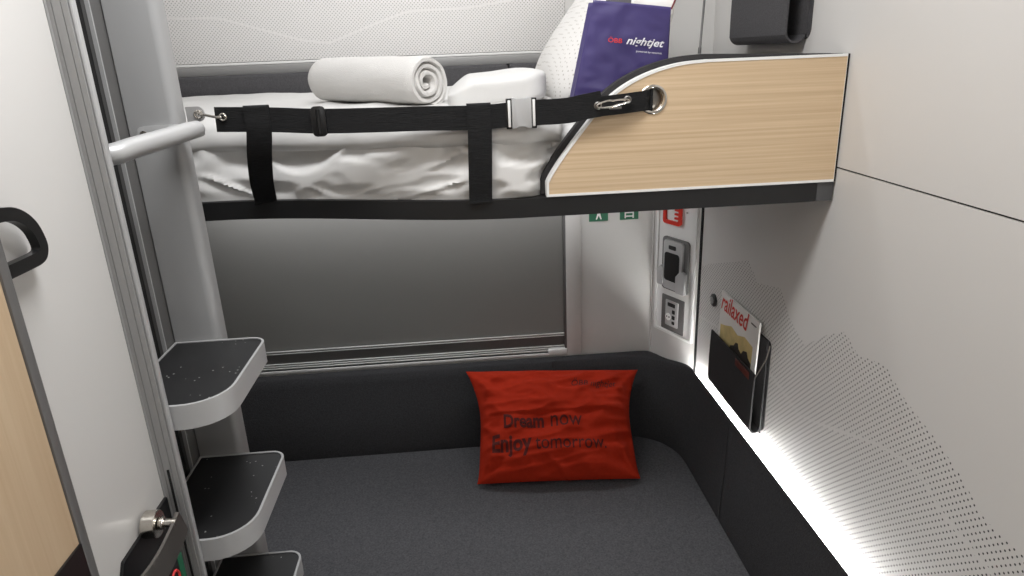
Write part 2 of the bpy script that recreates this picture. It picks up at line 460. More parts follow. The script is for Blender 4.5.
# wooden door leaf, nearer to the camera, with grey metal edge profile
WXF = -.42
bm = BM(); box(bm, WXF-.0205, WXF, -.5, .6135, .01, 2.15, .001)
d2 = struct('door_2', bm, M_woodd)
struct('door_edge', box(BM(), WXF-.0215, WXF+.002, .614, .6275, .01, 2.15, .002), M_alud, d2)
hp = obj('handle_plate', box(BM(), WXF, WXF+.003, .40, .6125, .80, 1.138, .001), M_satin, d2)
obj('handle', tube(BM(), smoothpath([(WXF+.003, .588, 1.085), (WXF+.022, .588, 1.088), (WXF+.032, .575, 1.092), (WXF+.034, .52, 1.085), (WXF+.034, .46, 1.078)], 5), .008, 12), M_chrome, hp)
# jamb: an extruded profile with two grooves and a lighter front strip
JY = .842
pts = [(-.4810, .8525), (-.4810, .8368), (-.4424, .8368), (-.4420, .8405), (-.4378, .8405), (-.4373, .8425), (-.4368, .8405), (-.4275, .8405), (-.4271, .8440), (-.4267, .8405), (-.4208, .8405), (-.4208, .8525)]
bm = BM(); prism(bm, pts, lambda a, b_, d: Vector((a, b_, d)), 0, H)
j = struct('trim_9', bm, M_alu, smooth=30)
bm = BM(); box(bm, -.4206, -.4160, .8435, .852, 0, H, .0012)
struct('trim_10', bm, M_alul)
bm = BM(); box(bm, -.4328, -.4296, .8385, .8406, .86, .985, .0008); box(bm, -.4328, -.4296, .8385, .8406, 1.00, 1.075, .0008)
struct('jamb_slot', bm, M_slot, j)

# ------------------------------------------------------------------ ladder
PY = 1.09
lad = thing('bunk_ladder', 'grey ladder post with black treads and grab bar rising to the upper bunk', 'ladder', (-.45, 1.0, 0))
bm = BM()
prism(bm, rounded([(-.4995, PY), (-.4245, PY), (-.4245, PY+.038), (-.4995, PY+.038)], [.002, .013, .006, .001], 5), lambda a, b_, d: Vector((a, b_, d)), 0, H-.002)
obj('post', bm, M_post, lad)
for zt in (1.164, .942, .7226, .503, .283):
    fo = lambda a, b_, d: Vector((a, b_, d))
    out = rounded([(-.4985, PY-.001), (-.346, PY-.001), (-.346, .8545), (-.4985, .8545)], [.002, .026, .062, .002], 8)
    inn = rounded([(-.495, PY-.0045), (-.350, PY-.0045), (-.350, .859), (-.495, .859)], [.002, .022, .058, .002], 8)
    bm = BM(); prism(bm, out, fo, zt-.037, zt, hole=inn)
    st = obj('step', bm, M_stepgrey, lad)
    bm = BM(); prism(bm, inn, fo, zt-.034, zt-.0015)
    obj('tread', bm, M_tread, st)
GZ = 1.5075
bm = BM()
ga = [(-.498, .898, GZ-.010), (-.462, .898, GZ-.010), (-.447, .900, GZ-.0095), (-.436, .909, GZ-.008), (-.428, .93, GZ-.005), (-.393, 1.040, GZ+.004), (-.3865, 1.060, GZ+.005), (-.3840, 1.066, GZ+.005)]
gr = [.0125, .0125, .0133, .0140, .0138, .0130, .0122, .008]
tube(bm, ga, gr, 20)
gb = obj('grab_bar', bm, M_alul, lad, smooth=50)
bm = BM(); prism(bm, rounded([(-.486, 1.493), (-.4255, 1.497), (-.4255, 1.519), (-.486, 1.5175)], [.010, .004, .004, .010], 5), lambda a, b_, d: Vector((a, d, b_)), PY-.006, PY-.0002, .001)
box(bm, -.430, -.386, 1.058, PY-.002, 1.500, 1.519, .003)
obj('bracket', bm, M_alul, gb)
bm = BM(); tube(bm, [(-.4755, PY-.006, 1.506), (-.4755, PY-.0075, 1.506), (-.4755, PY-.008, 1.506)], [.0055, .0055, .004], 16); obj('screw', bm, M_chrome, gb)
bm = BM(); prism(bm, rounded([(-.425, 1.518), (-.398, 1.518), (-.398, 1.541), (-.425, 1.541)], [.001, .009, .009, .001], 6), lambda a, b_, d: Vector((a, d, b_)), PY+.039, PY+.042)
lt_ = obj('strap_tab', bm, M_alu, lad)
bm = BM(); tube(bm, [(-.4065+.0055*math.cos(a), PY+.038, 1.529+.0055*math.sin(a)) for a in [k*PI/8 for k in range(16)]], .0018, 6, closed=True)
obj('eyelet', bm, M_chrome, lt_)

# ------------------------------------------------------------------ lower berth (sofa)
SZ = .456
sofa = thing('sofa_berth', 'wide anthracite fabric berth with padded back along window and right wall', 'sofa', (0, 1.5, 0))
def corner_path(kind, nback=24, ncor=18, nside=30):
    """back -> corner -> side; kind: outer wall line, inner top line, inner seat line"""
    if kind == 'out': yb, xs, arc = 1.9445, .6345, [(.53, 1.9445), (.557, 1.938), (.578, 1.905), (.602, 1.85), (.625, 1.795), (.6345, 1.755)]
    elif kind == 'top': yb, xs, arc = 1.908, .6315, [(.47, 1.908), (.525, 1.899), (.562, 1.872), (.590, 1.832), (.618, 1.775), (.6315, 1.735)]
    else: yb, xs, arc = 1.828, .597, [(.44, 1.828), (.50, 1.813), (.545, 1.785), (.575, 1.745), (.592, 1.70), (.597, 1.65)]
    P = [Vector((-1.34+(arc[0][0]+1.34)*k/nback, yb, 0)) for k in range(nback)]
    sp = smoothpath([(x, y, 0) for x, y in arc], 5)
    P += sp[:-1]
    P += [Vector((xs, arc[-1][1]+(.70-arc[-1][1])*k/nside, 0)) for k in range(nside+1)]
    return P
PO, PT, PS = corner_path('out'), corner_path('top'), corner_path('seat')
ZT = .690
def back_section(i):
    o, t, s = PO[i], PT[i], PS[i]
    ZT = .690+.0205*sstep(1.90, 1.76, o.y)
    m1 = t.lerp(s, .10); m2 = t.lerp(s, .45)+(o-t).normalized()*-.006; 
    return [Vector((o.x, o.y, .10)), Vector((o.x, o.y, ZT-.004)), o.lerp(t, .12)+Vector((0, 0, ZT)), o.lerp(t, .82)+Vector((0, 0, ZT)), t+Vector((0, 0, ZT-.004)),
            m1+Vector((0, 0, ZT-.03)), m2+Vector((0, 0, ZT-.11)), s+Vector((0, 0, SZ+.035)), s+Vector((0, 0, SZ-.02)), s+Vector((0, 0, .10))]
n = len(PO)
iA = max(k for k in range(n) if PT[k].x < .30 and PT[k].y > 1.9)
iB = min(k for k in range(n) if PT[k].y < 1.475 and k > iA)
def back_piece(i0, i1, name):
    bm = BM(); R = []
    ks = list(range(i0, i1+1))
    for q, k in enumerate(ks):
        sec = back_section(k)
        if q in (0, len(ks)-1):      # rounded ends at the seams
            c = sum(sec, Vector())/len(sec); sgn = 1 if q == 0 else -1
            d = (PT[min(k+1, n-1)]-PT[max(k-1, 0)]).normalized()*sgn
            R_in = [p.lerp(Vector((c.x, c.y, p.z)), .05)+d*.0012 for p in sec]
            if q == 0: R.append(R_in); R.append([p+d*.004 for p in sec])
            else: R.append([p+d*.004 for p in sec]); R.append(R_in)
        else: R.append(sec)
    V = [[bm.verts.new(p) for p in r] for r in R]
    for A, B in zip(V, V[1:]):
        for k in range(len(A)): bm.faces.new((A[k], A[(k+1) % len(A)], B[(k+1) % len(A)], B[k]))
    bm.faces.new(V[0]); bm.faces.new(V[-1][::-1])
    return obj(name, bm, M_fab_shaded, sofa, smooth=50)
back_piece(0, iA, 'back_cushion'); back_piece(iA, iB, 'corner_cushion'); back_piece(iB, n-1, 'side_cushion')
bm = BM()
so = [(p.x-.002, p.y-.002) for p in PS[::1]] + [(.595, .70), (-.33, .70), (-.33, 1.145), (-1.34, 1.145)]
prism(bm, so, lambda a, b_, d: Vector((a, b_, d)), .30, SZ, .004)
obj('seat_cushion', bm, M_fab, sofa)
bm = BM(); prism(bm, [(-1.33, 1.16), (-.32, 1.16), (-.32, .72), (.585, .72), (.585, 1.64), (.43, 1.81), (-1.33, 1.81)], lambda a, b_, d: Vector((a, b_, d)), .0, .30)
obj('base', bm, M_rail, sofa)
obj('rear_ledge', box(BM(), .6355, .6490, .70, 1.752, .10, .6758), M_rail, sofa, smooth=0)
tag(obj('led_strip', box(BM(), .6375, .6495, .60, 1.75, .676, .697, .001), M_led, base=True), 'glowing white light strip between sofa side cushion and perforated wall', 'light strip')

# red pillow leaning on the sofa back
BLp, BRp, TLp, TRp = Vector((-.012, 1.612, .470)), Vector((.440, 1.578, .470)), Vector((-.022, 1.868, .694)), Vector((.500, 1.872, .658))
PN = ((BRp-BLp).cross(TLp-BLp)).normalized()
if PN.y > 0: PN = -PN
def red_base(u, v):
    """u,v in -1..1; concave edges between the pulled-out corners"""
    a = (u+1)/2; b_ = (v+1)/2
    pin = (.085*(1-v**4)+.02*math.sin(v*4+1))*u*abs(u) ; piv = .015*(1-u*u)*v*abs(v)
    a2 = (u-pin+1)/2; b2 = (v-piv+1)/2
    return BLp.lerp(BRp, a2).lerp(TLp.lerp(TRp, a2), b2)
def red_h(u, v, side):
    e = max(0, (1-u*u)*(1-v*v))
    h = .060*e**.45 if side > 0 else .030*e**.5
    w = min(1, e*5)
    fr = 0
    if side > 0:
        fr += .0105*ridge(u*1.3+v*.7, v*4.2-u*1.1, 3.1)
        fr += .0095*ridge(u*1.9-v*1.9, v*3.0+u*2.2, 8.4)
        fr += .0014*nz(u*9, v*16, 1.7)
        # corner creases fan inwards
        for cu, cv in ((-1, 1), (1, 1), (-1, -1), (1, -1)):
            dx, dy = u-cu, (v-cv)*.72; r = math.hypot(dx, dy); an = math.atan2(dy, dx)
            fr += .0125*math.exp(-r*2.0)*math.sin(an*9+cu*1.3)*min(1, r*5)
        fl = .10+.02*math.sin(u*2.4)
        fr += .0130*(1/(1+math.exp(-(v-fl)*110)))*math.exp(-max(0, v-fl)*3.2)*sstep(1, .8, abs(u))
    return h+fr*w
def red_front(u, v, off=0): return red_base(u, v)+PN*(red_h(u, v, 1)+off)
bm = BM()
nu, nv = 110, 90
grid(bm, lambda a, b_: red_front(a*2-1, b_*2-1), nu, nv)
grid(bm, lambda a, b_: red_base(a*2-1, b_*2-1)-PN*red_h(a*2-1, b_*2-1, -1), 50, 40)
bmesh.ops.remove_doubles(bm, verts=bm.verts[:], dist=.0004)
rp = thing('red_pillow', 'bright red printed pillow leaning against the dark sofa back', 'pillow', (.22, 1.70, SZ))
obj('pillow_cover', bm, M_red, rp, smooth=60)
SU = .243; SV = .165   # metres per u and v unit
def on_red(u0, v0): return lambda x, y: red_front(u0+x/SU, v0+y*1.15/SV, .0012)
lettering('print', 'Dream', M_redprint, rp, on_red(-.66, -.17), .124, bold=.034, cut=3)
lettering('print', 'now', M_redprint, rp, on_red(-.07, -.17), .092, bold=.006, cut=3)
lettering('print', 'Enjoy', M_redprint, rp, on_red(-.82, -.56), .124, bold=.034, cut=3)
lettering('print', 'tomorrow.', M_redprint, rp, on_red(-.27, -.56), .212, bold=.006, cut=3)
lettering('print', '\u00d6BB nightjet', M_redprint, rp, on_red(.20, .56), .136, bold=.01, shear=.2, cut=3)

# ------------------------------------------------------------------ upper bunk
def YF(x):
    t = max(0, min(1, (.10-x)/.55)); return 1.134+.115*t*t*(3-2*t)
bunk = thing('upper_bunk', 'upper bunk with black rail and pale wood side panel above the sofa', 'bunk bed', (0, 1.5, 1.337))
xs = [.617-1.95*k/60 for k in range(61)]
bm = BM()
prism(bm, [(x, YF(x)) for x in xs]+[(-1.333, 1.925), (.56, 1.925), (.617, 1.80)], lambda a, b_, d: Vector((a, b_, d)), 1.333, 1.366, .002)
obj('bed_base', bm, M_rail, bunk)
bm = BM(); box(bm, .6175, .6485, 1.1345, 1.74, 1.333, 1.366, .002)
obj('rail_end', bm, M_railend, bunk)
# wood panel: curved outline in the X-Z plane
cv = smoothpath([(.1405, 1.392, 0), (.150, 1.409, 0), (.178, 1.448, 0), (.232, 1.512, 0), (.268, 1.542, 0), (.314, 1.5635, 0), (.363, 1.5755, 0), (.410, 1.579, 0)], 7)
outl = [(.1405, 1.3675)]+[(p.x, p.y) for p in cv]+[(.6447, 1.579), (.6447, 1.3675)]
fp = lambda a, b_, d: Vector((a, d, b_))
def inset(pl, d):
    """offset polygon inwards by d"""
    A = sum(pl[i-1][0]*pl[i][1]-pl[i][0]*pl[i-1][1] for i in range(len(pl))); sg = 1 if A > 0 else -1
    out = []
    for i in range(len(pl)):
        p0, p1, p2 = Vector(pl[i-1]), Vector(pl[i]), Vector(pl[(i+1) % len(pl)])
        e1 = (p1-p0).normalized(); e2 = (p2-p1).normalized()
        n1 = Vector((-e1.y, e1.x))*sg; n2 = Vector((-e2.y, e2.x))*sg
        m_ = (n1+n2).normalized(); k = d/max(.3, m_.dot(n1)); out.append(tuple(p1+m_*k))
    return out
ins = [(a if a < .63 else .6445, b_) for a, b_ in inset(outl, .0042)]
bm = BM(); prism(bm, outl, fp, 1.131, 1.150, hole=ins)
GX, GZc, GR = .3195, 1.5200, .0205
def circ(r, n_): return [(GX+r*math.cos(2*PI*k/n_), GZc+r*math.sin(2*PI*k/n_)) for k in range(n_)]
wb = BM()
# wood face with a round hole for the grommet: bridge outline to circle
for dd in (1.132, 1.149):
    vo_ = [wb.verts.new(fp(a, b_, dd)) for a, b_ in ins]; vc = [wb.verts.new(fp(a, b_, dd)) for a, b_ in circ(GR-.002, 40)]
    es = [wb.edges.new((vo_[k], vo_[(k+1) % len(vo_)])) for k in range(len(vo_))]+[wb.edges.new((vc[k], vc[(k+1) % 40])) for k in range(40)]
    bmesh.ops.triangle_fill(wb, use_beauty=True, edges=es)
    if dd == 1.132: v0 = vc
    else:
        for k in range(40): wb.faces.new((v0[k], v0[(k+1) % 40], vc[(k+1) % 40], vc[k]))
wp = obj('side_panel', wb, M_wood, bunk, smooth=0)
obj('edge_band', bm, M_white, wp, smooth=30, label='white edge band')
bm = BM(); box(bm, .6452, .6495, 1.134, 1.150, 1.3675, 1.579)
obj('shadow_gap', bm, M_slot, wp, smooth=0, label='thin black joint strip')
# dark padded backing, slightly larger along the curve
bk = []
for k, (a, b_) in enumerate(outl): bk.append((a, b_))
bko = inset(outl, -.0085); bko = [(min(a, .6485), max(b_, 1.3675)) for a, b_ in bko]
bko = [(a, b_ if a < .42 else min(b_, 1.5835-.004*sstep(.42, .60, a))) for a, b_ in bko]
bm = BM(); prism(bm, bko, fp, 1.151, 1.170, .004)
obj('padding', bm, M_feltd, wp)
bm = BM()
tube(bm, [(a, 1.1312, b_) for a, b_ in circ(GR+.0005, 40)], .0028, 10, closed=True, flat=(Vector((0, 1, 0)), .6))
tube(bm, [(a, 1.137, b_) for a, b_ in circ(GR-.0015, 40)], .002, 8, closed=True)
obj('grommet', bm, M_chrome, wp)
bm = BM(); tube(bm, [(GX, 1.1492, GZc), (GX, 1.1502, GZc)], GR, 32)
obj('grommet_cup', bm, M_steel, wp)
# padded guard along the window side and the right wall
bm = BM(); box(bm, -1.33, .139, 1.885, 1.929, 1.366, 1.575, .008, 3); box(bm, .1415, .56, 1.885, 1.929, 1.366, 1.575, .008, 3)
obj('wall_guard', bm, M_felt, bunk)
bm = BM(); box(bm, .615, .6485, 1.172, 1.76, 1.366, 1.580, .008, 3)
obj('end_guard', bm, M_felt, bunk)

# mattress in a crumpled fitted sheet
def front_y(x): return max(YF(x)+.008, 1.134+.046*sstep(.09, .17, x))
def wr(x, z, ph):
    """crumples of a pulled sheet"""
    r = .6*ridge(x*4+z*11, z*17-x*5, ph)+.45*ridge(x*8-z*15, z*22+x*8, ph+4)+.16*nz(x*34, z*42, ph)
    return r
def mat_prof(x, v):
    fy = front_y(x); zt = 1.474
    if v < .5:                       # front face
        t = v/.5; z = 1.3665+(1.452-1.3665)*t
        y = fy-.006*math.sin(t*PI)+.002
    elif v < .62:
        t = (v-.5)/.12; a = t*PI/2; y = fy+.002+.022*(1-math.cos(a)); z = 1.452+.022*math.sin(a)
    else:
        t = (v-.62)/.38; y = fy+.03+(1.872-fy-.03)*t; z = zt
    k = sstep(0, .12, v)*sstep(.95, .55, v)
    w = wr(x, z, 2.3)
    y += (.014-.024*w)*k; z += .005*w*sstep(.4, .6, v)*sstep(1, .8, v)
    # long diagonal tension folds
    for x0, sl, am in ((-.27, 1.2, .011), (-.285, -1.6, .010), (-.12, 2.8, .008), (.07, -1.3, .010), (-.43, -2.2, .012), (.10, 1.2, .007), (.0, 3.5, .007)):
        d = (x-x0)-(z-1.40)*sl
        y -= am*math.exp(-(d/.009)**2)*k
    y = max(y, YF(x)-.0005) if v < .7 else y
    return Vector((x, y, z))
bm = BM()
NU, NV = 240, 46
V = grid(bm, lambda a, b_: mat_prof(-1.28+1.885*a, b_), NU, NV)
lo = [[bm.verts.new((V[i][0].co.x, V[i][0].co.y+.006, 1.3665)), bm.verts.new((V[i][0].co.x, 1.874, 1.3665))] for i in range(NU)]
for i in range(NU-1):
    bm.faces.new((V[i][0], V[i+1][0], lo[i+1][0], lo[i][0])); bm.faces.new((lo[i][0], lo[i+1][0], lo[i+1][1], lo[i][1])); bm.faces.new((lo[i][1], lo[i+1][1], V[i+1][-1], V[i][-1]))
for i in (0, NU-1): bm.faces.new([v for v in V[i]]+[lo[i][1], lo[i][0]])
tag(obj('mattress', bm, M_sheet, base=True, smooth=70), 'mattress in a crumpled white sheet on the upper bunk', 'mattress')

# duvet spread over the mattress
def duv(x, v):
    fy = front_y(x)
    wob = .008*nz(x*5, 1.3)+.005*nz(x*14, 5.2)
    if v < .22:
        t = v/.22; z = 1.463+wob*.6+(1.486-1.463-wob*.6)*t; y = fy+.003-.004*math.sin(t*PI)
    elif v < .36:
        t = (v-.22)/.14; a = t*PI/2; y = fy+.003+.045*(1-math.cos(a)); z = 1.486+.016*math.sin(a)
    else:
        t = (v-.36)/.64; y = fy+.048+(1.868-fy-.048)*t; z = 1.50+.014*sstep(0, 1, t)
    k = sstep(0, .05, v)
    y -= .007*k*wr(x*.8, z*.7, 9.1)*sstep(.40, .25, v)
    z += (.006*nz(x*5, y*6, 3)+.004*ridge(x*6, y*5, 7)+.0018*nz(x*22, y*25, 2))*sstep(.24, .5, v)
    return Vector((x, y, z))
bm = BM(); grid(bm, lambda a, b_: duv(-1.2+1.375*a+.012*nz(b_*5, 8.8), b_), 200, 60)
dv = obj('duvet', bm, M_duvet, base=True, smooth=70, solid=-.010)
tag(dv, 'white duvet spread over the mattress of the upper bunk', 'duvet')

def slab(c, sx, sy, sz, e, fn, nu=60, nv=30, p=4.0):
    """super-ellipsoid cushion"""
    bm = BM()
    def pt(a, b_):
        th = a*2*PI; ph = -PI/2+PI*b_
        def sg(w, q): return math.copysign(abs(w)**q, w)
        x = sg(math.cos(ph), e[1])*sg(math.cos(th), e[0]); y = sg(math.cos(ph), e[1])*sg(math.sin(th), e[0]); z = sg(math.sin(ph), e[1])
        return fn(Vector((x*sx, y*sy, z*sz)), x, y, z)+Vector(c)
    grid(bm, pt, nu, nv, cu=True)
    bmesh.ops.remove_doubles(bm, verts=bm.verts[:], dist=1e-5)
    return bm
def fold_fn(q, x, y, z):
    q = q.copy()
    q.z += .004*nz(q.x*14, q.y*11, 5)+.004*ridge(q.x*9+q.y*4, q.y*7, 6)
    if q.z > 0: q.z *= .3+.7*sstep(-1.08, -.45, x)
    q.z += .06*q.x+.003*x
    q.y += .006*nz(q.x*12, q.z*20, 2)
    return q
obj('folded_end', slab((.075, 1.44, 1.533), .094, .17, .031, (.3, .4), fold_fn, 80, 40), M_duvet, dv, smooth=70)

# white pillow, stood up against the end of the bunk
def pil(q, x, y, z):
    q = Vector((q.x, q.y, q.z*(.4+.6*max(0, (1-abs(x)**3)*(1-abs(y)**3))**.4)+.004*nz(q.x*9, q.y*9, 1)))
    return Matrix.Rotation(math.radians(-54), 3, 'Y') @ q
pb = slab((.298, 1.56, 1.627), .175, .235, .068, (.35, .75), pil, 90, 50)
tag(obj('white_pillow', pb, M_pillow, base=True, smooth=70), 'white waffle-textured pillow propped behind the violet paper bag', 'pillow')

# rolled towel: a spiral sheet along a slightly turned axis
T0 = Vector((-.276, 1.545, 1.5600)); T1 = Vector((-.052, 1.345, 1.5560)); TA = (T1-T0).normalized(); TX = Vector((0, 0, 1)); TYv = TA.cross(TX).normalized()
bm = BM()
turns, steps, rings = 3.1, 120, 30
rows = []
for q in range(rings+1):
    s = q/rings; row = []
    endk = min(s, 1-s)*rings
    thk = .0068*(1-.55*max(0, 1-endk/1.6)**2)
    for k in range(steps+1):
        a = k/steps; th = a*turns*2*PI-PI*.55-turns*2*PI
        rc = .0075+(.0465-.0075)*a**.92
        rc *= 1+.04*nz(math.cos(th)*2, math.sin(th)*2, s*3)+.012*nz(th*1.2, s*9, 2)
        ext = .007*nz(a*7, 3.3+(s > .5)*5)+.012*(a if s < .5 else (1-a)*-.35)
        c = T0.lerp(T1, s)+TA*ext*(1 if s > .5 else -1)*(1 if endk < 3 else max(0, 1-(endk-3)/6))
        pts2 = []
        for rr in (rc+thk, rc-thk):
            ex, ez = math.cos(th)*rr*1.06, math.sin(th)*rr*.99
            pts2.append(bm.verts.new(c+TYv*ex+TX*ez))
        row.append(pts2)
    rows.append(row)
for A, B in zip(rows, rows[1:]):
    for k in range(steps):
        for w in (0, 1):
            bm.faces.new((A[k][w], A[k+1][w], B[k+1][w], B[k][w]))
    for k in (0, steps): bm.faces.new((A[k][0], A[k][1], B[k][1], B[k][0]))
for A in (rows[0], rows[-1]):
    for k in range(steps): bm.faces.new((A[k][0], A[k+1][0], A[k+1][1], A[k][1]))
tag(obj('towel', bm, M_towel, base=True, smooth=60), 'rolled white terry towel lying on the duvet', 'towel')

# ------------------------------------------------------------------ violet paper bag and what peeks out
BR = Matrix.Translation((.284, 1.245, 1.503)) @ Matrix.Rotation(math.radians(7), 4, 'Y') @ Matrix.Rotation(math.radians(-3), 4, 'Z')
BW, BH, BD = .166, .170, .058
def bw(t): return BW*(1-.20*t)
def bagp(x, y, z): return BR @ Vector((x, y, z))
bag = thing('paper_bag', 'violet printed paper bag standing on the bunk behind the wood panel', 'paper bag', (.284, 1.245, 1.503))
bm = BM()
def bag_front(a, b_, off=0):
    x = (a-.5)*bw(b_); z = b_*BH
    w = math.sin(PI*a)*.006*(1-.4*b_)+.0022*nz(a*4, b_*5, 2)+.0016*ridge(a*3+b_*4, b_*6-a*2, 5)
    k = .155*BH
    if z < k: w -= .001
    w += .0025*math.exp(-((z-k)/.004)**2)
    return bagp(x, -BD/2-w*min(1, a*12, (1-a)*12)-off, z)
grid(bm, lambda a, b_: bag_front(a, b_), 40, 40)
def bag_side(sg):
    def fn(a, b_):
        y = -BD/2+a*BD; z = b_*BH; g = .016*(1-abs(2*a-1))*b_
        return bagp(sg*(bw(b_)/2-g), y, z)
    return fn
grid(bm, bag_side(-1), 9, 20); grid(bm, bag_side(1), 9, 20)
grid(bm, lambda a, b_: bagp((a-.5)*bw(b_), BD/2+.003*math.sin(PI*a), b_*BH), 12, 20)
bmesh.ops.remove_doubles(bm, verts=bm.verts[:], dist=.0008)
grid(bm, lambda a, b_: bagp((a-.5)*BW*.99, (b_-.5)*BD*.98, .001), 3, 3)
obj('bag_body', bm, M_bag, bag, smooth=35, solid=.0006)
def on_bag(x0, z0): return lambda x, y: bag_front((x0+x)/bw((z0+y)/BH)+.5, (z0+y*.82)/BH, .0012)
lettering('print', '\u00d6BB', M_bagred, bag, on_bag(-.034, .106), .024, bold=.004, cut=2)
lettering('print', 'nightjet', M_bagpr, bag, on_bag(-.003, .1055), .066, bold=.018, shear=.3, cut=2)
lettering('print', 'powered by newrest', M_bagpr, bag, on_bag(.016, .094), .045, bold=.006, cut=1)
bm = BM(); box(bm, .0, .060, -.010, .010, .03, .200, .004, f=lambda x, y, z: bagp(x-.038, y+.010, z))
tag(obj('pouch', bm, M_grille, base=True), 'grey fabric pouch poking out of the violet bag', 'pouch')
bm = BM()
grid(bm, lambda a, b_: bagp(.002+.060*a+.016*b_*a, -.006-.008*a+.003*math.sin(a*6), .03+.165*b_), 14, 8)
lf = obj('leaflet', bm, M_paper, base=True, solid=.002)
tag(lf, 'folded white leaflet poking out of the violet bag at right', 'leaflet')
bm = BM(); p0 = bagp(.0700, -.017, .168); p1 = bagp(.0785, -.017, .195)
tube(bm, [p0, p0.lerp(p1, .5), p1], .0016, 8)
obj('leaflet_edge', bm, M_edgered, lf)

# ------------------------------------------------------------------ safety strap
st = thing('safety_strap', 'black webbing safety strap stretched along the front of the upper bunk', 'strap', (-.08, 1.13, 1.49))
SP = smoothpath([(-.384, 1.136, 1.5195), (-.30, 1.134, 1.5155), (-.222, 1.131, 1.5100), (-.14, 1.129, 1.5080), (-.06, 1.127, 1.5070), (.012, 1.123, 1.5050), (.06, 1.120, 1.5060), (.10, 1.118, 1.5085), (.17, 1.117, 1.5095), (.203, 1.116, 1.5145), (.2315, 1.116, 1.5185)], 6)
i1 = min(range(len(SP)), key=lambda k: abs(SP[k].x-.088)); i2 = min(range(len(SP)), key=lambda k: abs(SP[k].x-.118))
ribbon(b0 := BM(), SP[:i1+1], (0, 0, 1), .0385, .0028)
obj('webbing', b0, M_strap, st, smooth=30)
ribbon(b0 := BM(), SP[i2:], (0, 0, 1), .0400, .0028)
obj('webbing', b0, M_strap, st, smooth=30)
# two upright loops down to the rail
for xa, xb in ((-.3185, -.3555), (.0325, .0285)):
    yt = min(SP, key=lambda p: abs(p.x-xa))
    y0 = yt.y-.0035; yb = YF(xb)-.0045
    pth = smoothpath([(xa, yt.y+.0035, yt.z+.010), (xa, yt.y+.003, yt.z+.0202), (xa, yt.y-.003, yt.z+.0202), (xa, y0, yt.z+.010), (xa, y0, yt.z-.018), (xa+(xb-xa)*.3, y0+(yb-y0)*.18, 1.455), (xa+(xb-xa)*.7, y0+(yb-y0)*.58, 1.408), (xb, yb, 1.373), (xb, yb, 1.363)], 6)
    bm = BM(); ribbon(bm, pth, (1, 0, 0), .039, .0022)
    obj('loop', bm, M_strap, st, smooth=30)
# slider
def sy(x): p = min(SP, key=lambda p: abs(p.x-x)); return p
p = sy(-.217); bm = BM()
prism(bm, rounded([(p.x-.0115, p.z-.0235), (p.x+.0115, p.z-.0235), (p.x+.0115, p.z+.0235), (p.x-.0115, p.z+.0235)], .007, 5), fp, p.y-.0075, p.y-.0016, .0015)
tube(bm, [(p.x, p.y-.0075, p.z-.019), (p.x, p.y-.0075, p.z+.019)], .0035, 10)
obj('slider', bm, M_blackp, st)
# side release buckle
p = sy(.103); bm = BM()
pts = [(-.0150, -.0225), (-.007, -.0225), (-.004, -.0175), (.004, -.0175), (.007, -.0225), (.0165, -.0225), (.0165, .0255), (.010, .0255), (.006, .022), (-.008, .022), (-.010, .0255), (-.0150, .0255)]
prism(bm, [(p.x+a, p.z+b_) for a, b_ in pts], fp, p.y-.009, p.y+.003, .0018)
bkl = obj('buckle', bm, M_silver, st, label='silver grey buckle')
for dx in (-.019, .0205):
    bm = BM(); box(bm, p.x+dx-.0022, p.x+dx+.0022, p.y-.0055, p.y-.0015, p.z-.0205, p.z+.0215, .001); obj('buckle_bar', bm, M_white, bkl)
    bm = BM(); box(bm, p.x+dx-.005, p.x+dx+.005, p.y-.0012, p.y+.0025, p.z-.024, p.z+.024, .001); obj('buckle_end', bm, M_blackp, bkl)
# left hook from post tab into the strap's eyelet
bm = BM()
tube(bm, smoothpath([(-.4065, PY+.034, 1.5325), (-.403, PY+.030, 1.530), (-.395, 1.121, 1.5285), (-.378, 1.119, 1.5245), (-.371, 1.121, 1.5235), (-.3685, 1.1335, 1.5235)], 5), .0021, 8)
tube(bm, [(-.371+.005*math.cos(a), 1.1335-.001, 1.523+.005*math.sin(a)) for a in [k*PI/8 for k in range(16)]], .0016, 6, closed=True)
obj('wire_hook', bm, M_chrome, st)
# right: end tab through the grommet, with carabiner
bm = BM()
ribbon(bm, smoothpath([(.222, 1.1195, 1.5135), (.26, 1.1215, 1.5155), (.285, 1.1235, 1.5175), (.300, 1.1265, 1.5185), (.3105, 1.131, 1.519), (.3165, 1.137, 1.5195)], 5), (0, 0, 1), .0315, .003)
tube(bm, [(.3175, 1.134, 1.5025), (.3175, 1.134, 1.5365)], .0028, 10)
obj('end_tab', bm, M_strap, st, smooth=30)
bm = BM()
cx, cz = .2485, 1.5185
path = []
for k in range(28):
    a = 2*PI*k/28; lx = .0265*math.cos(a); lz = .0048*math.sin(a)*(1.15 if math.cos(a) < 0 else .85)
    path.append((cx+lx, 1.1125-.002, cz+lz+lx*.13))
tube(bm, path, .0015, 8, closed=True)
cb = obj('carabiner', bm, M_chrome, st)
bm = BM(); box(bm, cx-.006, cx+.014, 1.1095, 1.1125, cz-.0095, cz-.0055, .0008); obj('gate', bm, M_steel, cb)
for ex, ez in ((.2245, 1.5155), (.2735, 1.5225)):
    bm = BM(); tube(bm, [(ex+.0052*math.cos(a), 1.1135+(.003 if ex > .25 else 0), ez+.0052*math.sin(a)) for a in [k*PI/8 for k in range(16)]], .0014, 6, closed=True); obj('eyelet', bm, M_steel, st)

